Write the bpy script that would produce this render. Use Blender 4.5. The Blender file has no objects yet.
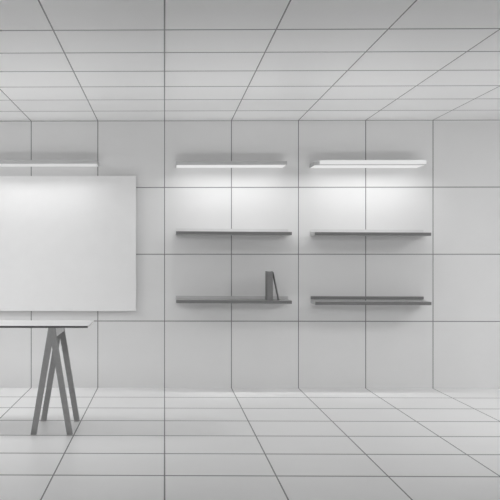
import bpy, bmesh, math, random
from mathutils import Vector, Matrix

scene = bpy.context.scene
COL = scene.collection
PI = math.pi

# ------------------------------------------------------------------ camera
FPX = 1000.8                                    # focal length in pixels of a 500 px frame
cam_data = bpy.data.cameras.new('camera')
cam_data.sensor_width = 36.0
cam_data.sensor_fit = 'HORIZONTAL'
cam_data.lens = FPX * 36.0 / 500.0
cam_data.shift_x = (250.0 - 147.43) / 500.0
cam_data.shift_y = (256.585 - 250.0) / 500.0
cam_data.clip_start = 0.05
cam_data.clip_end = 100
cam = bpy.data.objects.new('camera', cam_data)
cam.location = (0.0, -8.9905, 1.1792)
cam.rotation_euler = (PI / 2, 0.0, 0.0171)
COL.objects.link(cam)
scene.camera = cam

# ------------------------------------------------------------------ world, lights, exposure
WORLD = 0.03          # faint daylight from the open end of the room
FILL_WASH = 4.0           # added fill outside the frame, wide beam
SPOT = 9.5            # added fill outside the frame, aimed at the wall
FILL_LOW = 8.5         # added low fill outside the frame, brightens the ceiling
FILL_LOW_NARROW = 1.5  # narrower beam of the added low fill
FILL_SIDE = 39.0           # added unseen fill to either side of the frame
DOWN = 2.4            # downlight of each wall light, watts per metre
DOWN_FOCUS = 0.6      # focused part of that light
FILL_UPPER = 0.7           # fill added on top of each wall light to brighten the ceiling
UTILT = 0.35
TN = -0.3
TD = 0.0
DOWN_NARROW = 2.2
DOWN_SPREAD = 165.0
WSP, USP, SX = 110, 34, (-2.9, 4.3)
LED = 0.60            # luminous undersides of the wall lights
LED_NARROW = 0.42     # underside of the light above the white panel
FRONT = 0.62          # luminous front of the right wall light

scene.view_settings.view_transform = 'Standard'
scene.view_settings.look = 'None'
scene.view_settings.gamma = 1.0
scene.view_settings.use_curve_mapping = False
scene.view_settings.exposure = 0.0

w = bpy.data.worlds.new('world')
scene.world = w
w.use_nodes = True
w.node_tree.nodes['Background'].inputs[0].default_value = (1, 1, 1, 1)
w.node_tree.nodes['Background'].inputs[1].default_value = WORLD


def area_light(name, loc, sx, sy, power, rot=(0, 0, 0), spread=180.0, parent=None):
    """a lamp that shines straight down unless turned"""
    ld = bpy.data.lights.new(name, 'AREA')
    ld.shape = 'RECTANGLE'
    ld.size, ld.size_y, ld.energy = sx, sy, power
    ld.spread = math.radians(spread)
    o = bpy.data.objects.new(name, ld)
    o.location = loc
    o.rotation_euler = rot
    o.parent = parent
    COL.objects.link(o)
    return o


area_light('wash_fill_light', (0.6, -5.3, 2.02), 8.0, 0.9, FILL_WASH, (math.atan2(2.0, 2.0), 0, 0), WSP)  # unseen wide fill, not a fixture of the room
area_light('wall_fill_light', (0.6, -5.6, 2.02), 8.0, 0.7, SPOT, (math.atan2(5.2, 2.0), 0, 0), 60)  # unseen fill added to lift the wall
area_light('low_fill_light', (0.6, -6.2, 0.06), 8.0, 0.12, FILL_LOW, (PI - math.radians(63), 0, 0), USP)  # unseen fill added to lift the ceiling near the wall
area_light('low_fill_light', (0.6, -6.2, 0.06), 8.0, 0.12, FILL_LOW_NARROW, (PI - math.radians(63), 0, 0), 13)  # same added fill, tighter beam
for xc in SX:
    area_light('side_fill_light', (xc, -2.2, 2.39), 1.2, 0.6, FILL_SIDE)  # unseen overhead fill added to lift the wall from the sides


# ------------------------------------------------------------------ materials
def new_mat(name):
    m = bpy.data.materials.new(name)
    m.use_nodes = True
    return m, m.node_tree.nodes, m.node_tree.links, m.node_tree.nodes['Principled BSDF']


def g(v):
    return (v, v, v, 1)


def paint(name, val, rough=0.5, var=0.03, scale=9.0, metallic=0.0, spec=0.5):
    """matt paint with a faint mottling"""
    m, n, l, b = new_mat(name)
    tc = n.new('ShaderNodeTexCoord')
    nz = n.new('ShaderNodeTexNoise')
    nz.inputs['Scale'].default_value = scale
    nz.inputs['Detail'].default_value = 4
    rp = n.new('ShaderNodeValToRGB')
    rp.color_ramp.elements[0].position, rp.color_ramp.elements[1].position = 0.3, 0.7
    rp.color_ramp.elements[0].color = g(val * (1 - var))
    rp.color_ramp.elements[1].color = g(min(1, val * (1 + var)))
    l.new(tc.outputs['Object'], nz.inputs['Vector'])
    l.new(nz.outputs['Fac'], rp.inputs['Fac'])
    l.new(rp.outputs['Color'], b.inputs['Base Color'])
    b.inputs['Roughness'].default_value = rough
    b.inputs['Metallic'].default_value = metallic
    b.inputs['Specular IOR Level'].default_value = spec
    return m


def tiled(name, val, joint, axes, width=(0.008, 0.008), rough=0.5, skip_zero=None, spec=0.5, tile=0.6, last=None):
    """large square panels with thin dark joints on a regular grid"""
    m, n, l, b = new_mat(name)
    tc = n.new('ShaderNodeTexCoord')
    sp = n.new('ShaderNodeSeparateXYZ')
    l.new(tc.outputs['Object'], sp.inputs[0])
    masks = []

    def math_node(op, a, bb):
        q = n.new('ShaderNodeMath')
        q.operation = op
        for k, s in enumerate((a, bb)):
            if s is None:
                continue
            if isinstance(s, (int, float)):
                q.inputs[k].default_value = s
            else:
                l.new(s, q.inputs[k])
        return q.outputs[0]
    for ax, wd in zip(axes, width):
        c = sp.outputs[ax]
        pp = math_node('PINGPONG', math_node('ADD', c, tile * 40), tile / 2)   # distance to the nearest joint
        mk = math_node('LESS_THAN', pp, wd / 2)
        if skip_zero == ax:
            mk = math_node('MULTIPLY', mk, math_node('GREATER_THAN', math_node('ABSOLUTE', c, None), 0.1))
        if last is not None and ax == 1:      # longer panels further out
            mk = math_node('MULTIPLY', mk, math_node('GREATER_THAN', c, last))
        masks.append(mk)
    mask = math_node('MAXIMUM', masks[0], masks[1])
    nz = n.new('ShaderNodeTexNoise')
    nz.inputs['Scale'].default_value = 3.0
    nz.inputs['Detail'].default_value = 5
    l.new(tc.outputs['Object'], nz.inputs['Vector'])
    rp = n.new('ShaderNodeValToRGB')
    rp.color_ramp.elements[0].position, rp.color_ramp.elements[1].position = 0.3, 0.7
    rp.color_ramp.elements[0].color = g(val * 0.99)
    rp.color_ramp.elements[1].color = g(val * 1.01)
    l.new(nz.outputs['Fac'], rp.inputs['Fac'])
    mx = n.new('ShaderNodeMix')
    mx.data_type = 'RGBA'
    l.new(mask, mx.inputs[0])
    l.new(rp.outputs['Color'], mx.inputs[6])
    mx.inputs[7].default_value = g(joint)
    l.new(mx.outputs[2], b.inputs['Base Color'])
    b.inputs['Roughness'].default_value = rough
    b.inputs['Specular IOR Level'].default_value = spec
    return m


def glow(name, strength, base=0.22):
    m, n, l, b = new_mat(name)
    b.inputs['Base Color'].default_value = g(base)
    b.inputs['Emission Color'].default_value = g(1)
    b.inputs['Emission Strength'].default_value = strength
    b.inputs['Roughness'].default_value = 0.5
    return m


ALB_WALL = 0.83
ALB_CEIL = 0.93
ALB_FLOOR = 0.86
RG = 0.35
M_WALL = tiled('wall_tiles', ALB_WALL, 0.26, (0, 2), rough=0.6, skip_zero=2)
M_WALL_SIDE = tiled('side_wall_tiles', ALB_WALL, 0.26, (1, 2), rough=0.6, skip_zero=2)
M_FLOOR = tiled('floor_tiles', ALB_FLOOR, 0.13, (0, 1), (0.008, 0.022), rough=RG, skip_zero=1)
M_CEIL = tiled('ceiling_tiles', ALB_CEIL, 0.13, (0, 1), (0.008, 0.022), rough=RG, skip_zero=1, last=-4.1)
M_PANEL = paint('white_board_face', 0.93, 0.55, 0.01)
M_PANEL_TRIM = paint('white_board_trim', 0.92, 0.5, 0.01)
M_WHITE = paint('white_lacquer', 0.80, 0.45, 0.015)
M_BOARD = paint('grey_shelf_board', 0.46, 0.45, 0.02)
M_BAND = paint('charcoal_edge_band', 0.12, 0.45, 0.05, 30)
M_EDGE = paint('dark_grey_edge', 0.20, 0.45, 0.05, 30)
M_RAIL_LIGHT = paint('pale_grey_rail', 0.74, 0.45, 0.03)
M_RAIL_MID = paint('mid_grey_rail', 0.62, 0.45, 0.03)
M_RAIL_DARK = paint('charcoal_rail', 0.24, 0.45, 0.04)
M_HOUSING = paint('grey_light_housing', 0.56, 0.45, 0.03)
M_LEG = paint('grey_steel_paint', 0.37, 0.5, 0.05, 40)
M_BEAM = paint('light_grey_beam', 0.93, 0.5, 0.03)
M_BOOK = paint('grey_cloth_cover', 0.24, 0.7, 0.08, 120)
M_BOOK2 = paint('dark_grey_cloth_cover', 0.36, 0.7, 0.08, 120)
M_PAGES = paint('paper_pages', 0.72, 0.8, 0.06, 200)
M_LED = glow('lit_diffuser', LED)
M_LED_N = glow('lit_dim_diffuser', LED_NARROW, 0.4)
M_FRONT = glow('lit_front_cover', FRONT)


# ------------------------------------------------------------------ mesh helpers
def add_box(bm, x0, x1, y0, y1, z0, z1):
    v = [bm.verts.new(c) for c in ((x0, y0, z0), (x1, y0, z0), (x1, y1, z0), (x0, y1, z0),
                                   (x0, y0, z1), (x1, y0, z1), (x1, y1, z1), (x0, y1, z1))]
    for f in ((3, 2, 1, 0), (4, 5, 6, 7), (0, 1, 5, 4), (1, 2, 6, 5), (2, 3, 7, 6), (3, 0, 4, 7)):
        bm.faces.new([v[i] for i in f])
    return v


def add_prism(bm, pts, y0, y1):
    """extrude an outline in x,z along y"""
    a = [bm.verts.new((x, y0, z)) for x, z in pts]
    b = [bm.verts.new((x, y1, z)) for x, z in pts]
    n = len(pts)
    bm.faces.new(a)
    bm.faces.new(b[::-1])
    for i in range(n):
        bm.faces.new((a[i], b[i], b[(i + 1) % n], a[(i + 1) % n]))


def add_prism_x(bm, pts, x0, x1):
    """extrude an outline in y,z along x"""
    a = [bm.verts.new((x0, y, z)) for y, z in pts]
    b = [bm.verts.new((x1, y, z)) for y, z in pts]
    n = len(pts)
    bm.faces.new(a)
    bm.faces.new(b[::-1])
    for i in range(n):
        bm.faces.new((a[i], b[i], b[(i + 1) % n], a[(i + 1) % n]))


def obj(name, bm, mat, parent=None, bevel=0.0):
    if bevel:
        bmesh.ops.bevel(bm, geom=list(bm.edges), offset=bevel, segments=2, affect='EDGES', profile=0.6)
    bmesh.ops.recalc_face_normals(bm, faces=bm.faces)
    me = bpy.data.meshes.new(name)
    bm.to_mesh(me)
    bm.free()
    me.materials.append(mat)
    o = bpy.data.objects.new(name, me)
    COL.objects.link(o)
    if parent:
        o.parent = parent
    return o


def box(name, x0, x1, y0, y1, z0, z1, mat, parent=None, bevel=0.0):
    bm = bmesh.new()
    add_box(bm, x0, x1, y0, y1, z0, z1)
    return obj(name, bm, mat, parent, bevel)


def tag(o, label, cat, group=None):
    o['label'] = label
    o['category'] = cat
    if group:
        o['group'] = group
    return o


def thing(name, label, cat, loc, group=None, rot=(0, 0, 0)):
    o = bpy.data.objects.new(name, None)
    o.empty_display_size = 0.1
    o.location = loc
    o.rotation_euler = rot
    COL.objects.link(o)
    return tag(o, label, cat, group)


def struct(o):
    o['kind'] = 'structure'
    return o


# ------------------------------------------------------------------ the room
X0, X1, YF, H = -4.8, 6.0, -12.0, 2.4
struct(box('floor', X0 - .1, X1 + .1, YF, 0.1, -0.1, 0.0, M_FLOOR))
struct(box('ceiling', X0 - .1, X1 + .1, YF, 0.1, H, H + 0.1, M_CEIL))
struct(box('wall_back', X0, X1, 0.0, 0.1, 0.0, H, M_WALL))
struct(box('wall_left', X0 - .1, X0, YF, 0.0, 0.0, H, M_WALL_SIDE))
struct(box('wall_right', X1, X1 + .1, YF, 0.0, 0.0, H, M_WALL_SIDE))


# ------------------------------------------------------------------ white panel on the wall
def make_panel():
    t = thing('display_panel', 'large blank white panel mounted on the tiled wall above the table', 'panel', (-1.105, 0, 0.692))
    L = 0.85
    box('face', -L, L, -0.060, -0.018, 0.022, 1.208, M_PANEL, t, 0.0015)
    box('bottom_trim', -L, L, -0.062, -0.018, 0.0, 0.022, M_PANEL_TRIM, t, 0.0015)
    bm = bmesh.new()
    for z in (0.25, 0.95):
        add_box(bm, -L + .15, L - .15, -0.018, 0.0, z - .02, z + .02)
    obj('hanging_rail', bm, M_RAIL_LIGHT, t)
    return t


make_panel()


# ------------------------------------------------------------------ wall lights
def make_wall_light(x0, x1, z0, z1, label, kind, depth=0.30):
    t = thing('wall_light', label, 'wall light', ((x0 + x1) / 2, 0, z0), 'linear wall lights above the shelves and panel')
    hw = (x1 - x0) / 2
    h = z1 - z0
    # housing: a slim shelf-like profile with a lower rim that carries the diffuser
    bm = bmesh.new()
    add_prism_x(bm, [(0, 0.006), (0, h), (-depth + .004, h), (-depth, h - .004), (-depth, 0), (-depth + .008, 0), (-depth + .008, 0.006)], -hw + .004, hw - .004)
    obj('housing', bm, M_HOUSING, t)
    for s in (-1, 1):
        box('end_cap', s * (hw - .002) - .002, s * (hw - .002) + .002, -depth, 0, 0, h, M_HOUSING, t, 0.0008)
    if kind == 'narrow':
        box('diffuser', -hw + .006, hw - .006, -depth + .010, -.002, 0.001, 0.006, M_LED_N, t)
    else:
        box('diffuser', -hw + .006, hw - .006, -depth + .010, -.002, 0.001, 0.006, M_LED, t)
    # fill added on top for the ceiling, and the light it throws down
    if FILL_UPPER:
        area_light('ceiling_fill_light', (0, -depth + .05, h + .004), 2 * hw - .03, 0.06, FILL_UPPER * 2 * hw, (PI + UTILT, 0, 0), 175, t)
    area_light('downlight', (0, -depth + .022, -0.010 if kind == 'narrow' else -0.005), 2 * hw - .03, 0.035, (DOWN_NARROW if kind == 'narrow' else DOWN) * 2 * hw, (TN if kind == 'narrow' else TD, 0, 0), 160 if kind == 'narrow' else DOWN_SPREAD, t)
    area_light('downlight', (0, -depth + .03, -0.004), 2 * hw - .03, 0.045, (0.5 if kind == 'narrow' else 1.0) * DOWN_FOCUS * 2 * hw, (0, 0, 0), 40, t)
    if kind == 'front':
        c = box('front_cover', -hw + .046, hw, -depth - .012, -depth, .007, h + .008, M_FRONT, t, 0.002)
        c['label'] = 'glowing white front cover'
    return t


make_wall_light(-1.62, -0.589, 1.987, 2.020, 'long grey wall light directly above the blank white panel', 'narrow')
make_wall_light(0.10, 1.062, 1.975, 2.007, 'grey-fronted wall light above the left pair of shelves, glowing underneath', 'wide')
make_wall_light(1.298, 2.260, 1.971, 2.005, 'wall light with a glowing white front above the right pair of shelves', 'front')


# ------------------------------------------------------------------ shelves
def make_shelf(xc, ztop, roll, rail_mat, rise, label, depth=0.27):
    t = thing('wall_shelf', label, 'shelf', (xc, 0, ztop), 'wall shelves under the wall lights', (0, roll, 0))
    hw, th = 0.503, 0.027
    box('board', -hw, hw, -depth + .004, 0, -th, 0, M_BOARD, t, 0.001)
    box('front_edge', -hw, hw, -depth, -depth + .004, -th, 0, M_EDGE, t)['label'] = 'dark grey front edge'
    bm = bmesh.new()
    add_box(bm, -hw, hw - .012, -.010, 0, rise, rise + .026)
    obj('back_rail', bm, rail_mat, t)
    box('rail_end_cap', hw - .012, hw, -.011, 0, rise, rise + .026, rail_mat, t, 0.001)
    return t


make_shelf(0.604, 1.3965, 0.0070, M_RAIL_LIGHT, .006, 'upper wall shelf of the left pair, empty and brightly lit')
make_shelf(1.810, 1.3895, 0.0050, M_RAIL_LIGHT, .006, 'upper wall shelf of the right pair, empty and brightly lit')
make_shelf(0.604, 0.7985, 0.0050, M_RAIL_MID, .001, 'lower wall shelf of the left pair, holding two books')
make_shelf(1.812, 0.7860, 0.0020, M_RAIL_DARK, .011, 'lower wall shelf of the right pair, empty with a dark back rail')


# ------------------------------------------------------------------ books on the lower left shelf
def make_book(name, label, loc, rot, thick, height, depth, mat):
    t = thing(name, label, 'book', loc, None, rot)
    c = min(0.004, thick * .22)
    h2 = thick / 2
    # cover: two boards and a gently rounded spine towards the room
    bm = bmesh.new()
    add_box(bm, -h2, -h2 + c, 0, depth, 0, height)
    add_box(bm, h2 - c, h2, 0, depth, 0, height)
    spine = [(-h2, 0.0)] + [(-h2 * math.cos(a), -min(.006, h2 * .5) * math.sin(a)) for a in [PI * k / 10 for k in range(1, 10)]] + [(h2, 0.0), (h2 - c, 0.004), (-h2 + c, 0.004)]
    lo = [bm.verts.new((x, y, 0)) for x, y in spine]
    hi = [bm.verts.new((x, y, height)) for x, y in spine]
    bm.faces.new(lo[::-1])
    bm.faces.new(hi)
    for i in range(len(spine)):
        j = (i + 1) % len(spine)
        bm.faces.new((lo[i], lo[j], hi[j], hi[i]))
    obj('cover', bm, mat, t)
    box('pages', -h2 + c, h2 - c, 0.005, depth - .004, 0.004, height - .004, M_PAGES, t)
    return t


zs = 0.7970
make_book('book', 'thick grey book standing upright on the lower left shelf', (0.9215, -0.222, zs), (0, 0, 0), 0.053, 0.252, 0.135, M_BOOK)
make_book('book', 'thin grey book leaning against the thick upright grey book', (1.0035, -0.215, zs - 0.0006), (0, -0.206, 0), 0.0055, 0.252, 0.10, M_BOOK2)


# ------------------------------------------------------------------ table on trestles
def make_trestle(parent, x, yf, yb, top):
    """A-frame trestle: a beam under the top, two legs splayed at each end"""
    bm = bmesh.new()
    add_box(bm, x - .027, x + .027, yf + .036, yb - .036, top - .062, top)
    beam = obj('trestle', bm, M_BEAM, parent, 0.001)
    beam['label'] = 'pale grey trestle beam'
    for (ya, yc) in ((yf, yf + .036), (yb - .036, yb)):
        for s in (-1, 1):
            ft, wd = 0.139, 0.0375
            # flat bar from under the table top out to the floor
            pts = [(x + s * .022, top), (x + s * ft, 0.0), (x + s * (ft - wd), 0.0), (x, .600), (x, top)]
            b2 = bmesh.new()
            off = 0.0 if s < 0 else 0.0006
            add_prism(b2, pts, ya + off, yc - off)
            obj('leg', b2, M_LEG, beam)
    return beam


def make_table():
    t = thing('trestle_table', 'long white table on grey A-frame trestles in front of the blank panel', 'table', (-1.35, -2.09, 0))
    xr, xl, yf, yb, z1, th = 0.842, -0.842, -0.29, 0.29, 0.7205, 0.0135
    box('tabletop', xl, xr, yf + .004, yb, z1 - th, z1, M_WHITE, t, 0.001)
    box('edge_band', xl, xr, yf, yf + .004, z1 - th, z1, M_BAND, t)['label'] = 'dark grey front edge'
    make_trestle(t, 0.602, yf, yb, z1 - th)
    make_trestle(t, -0.602, yf, yb, z1 - th)
    return t


make_table()
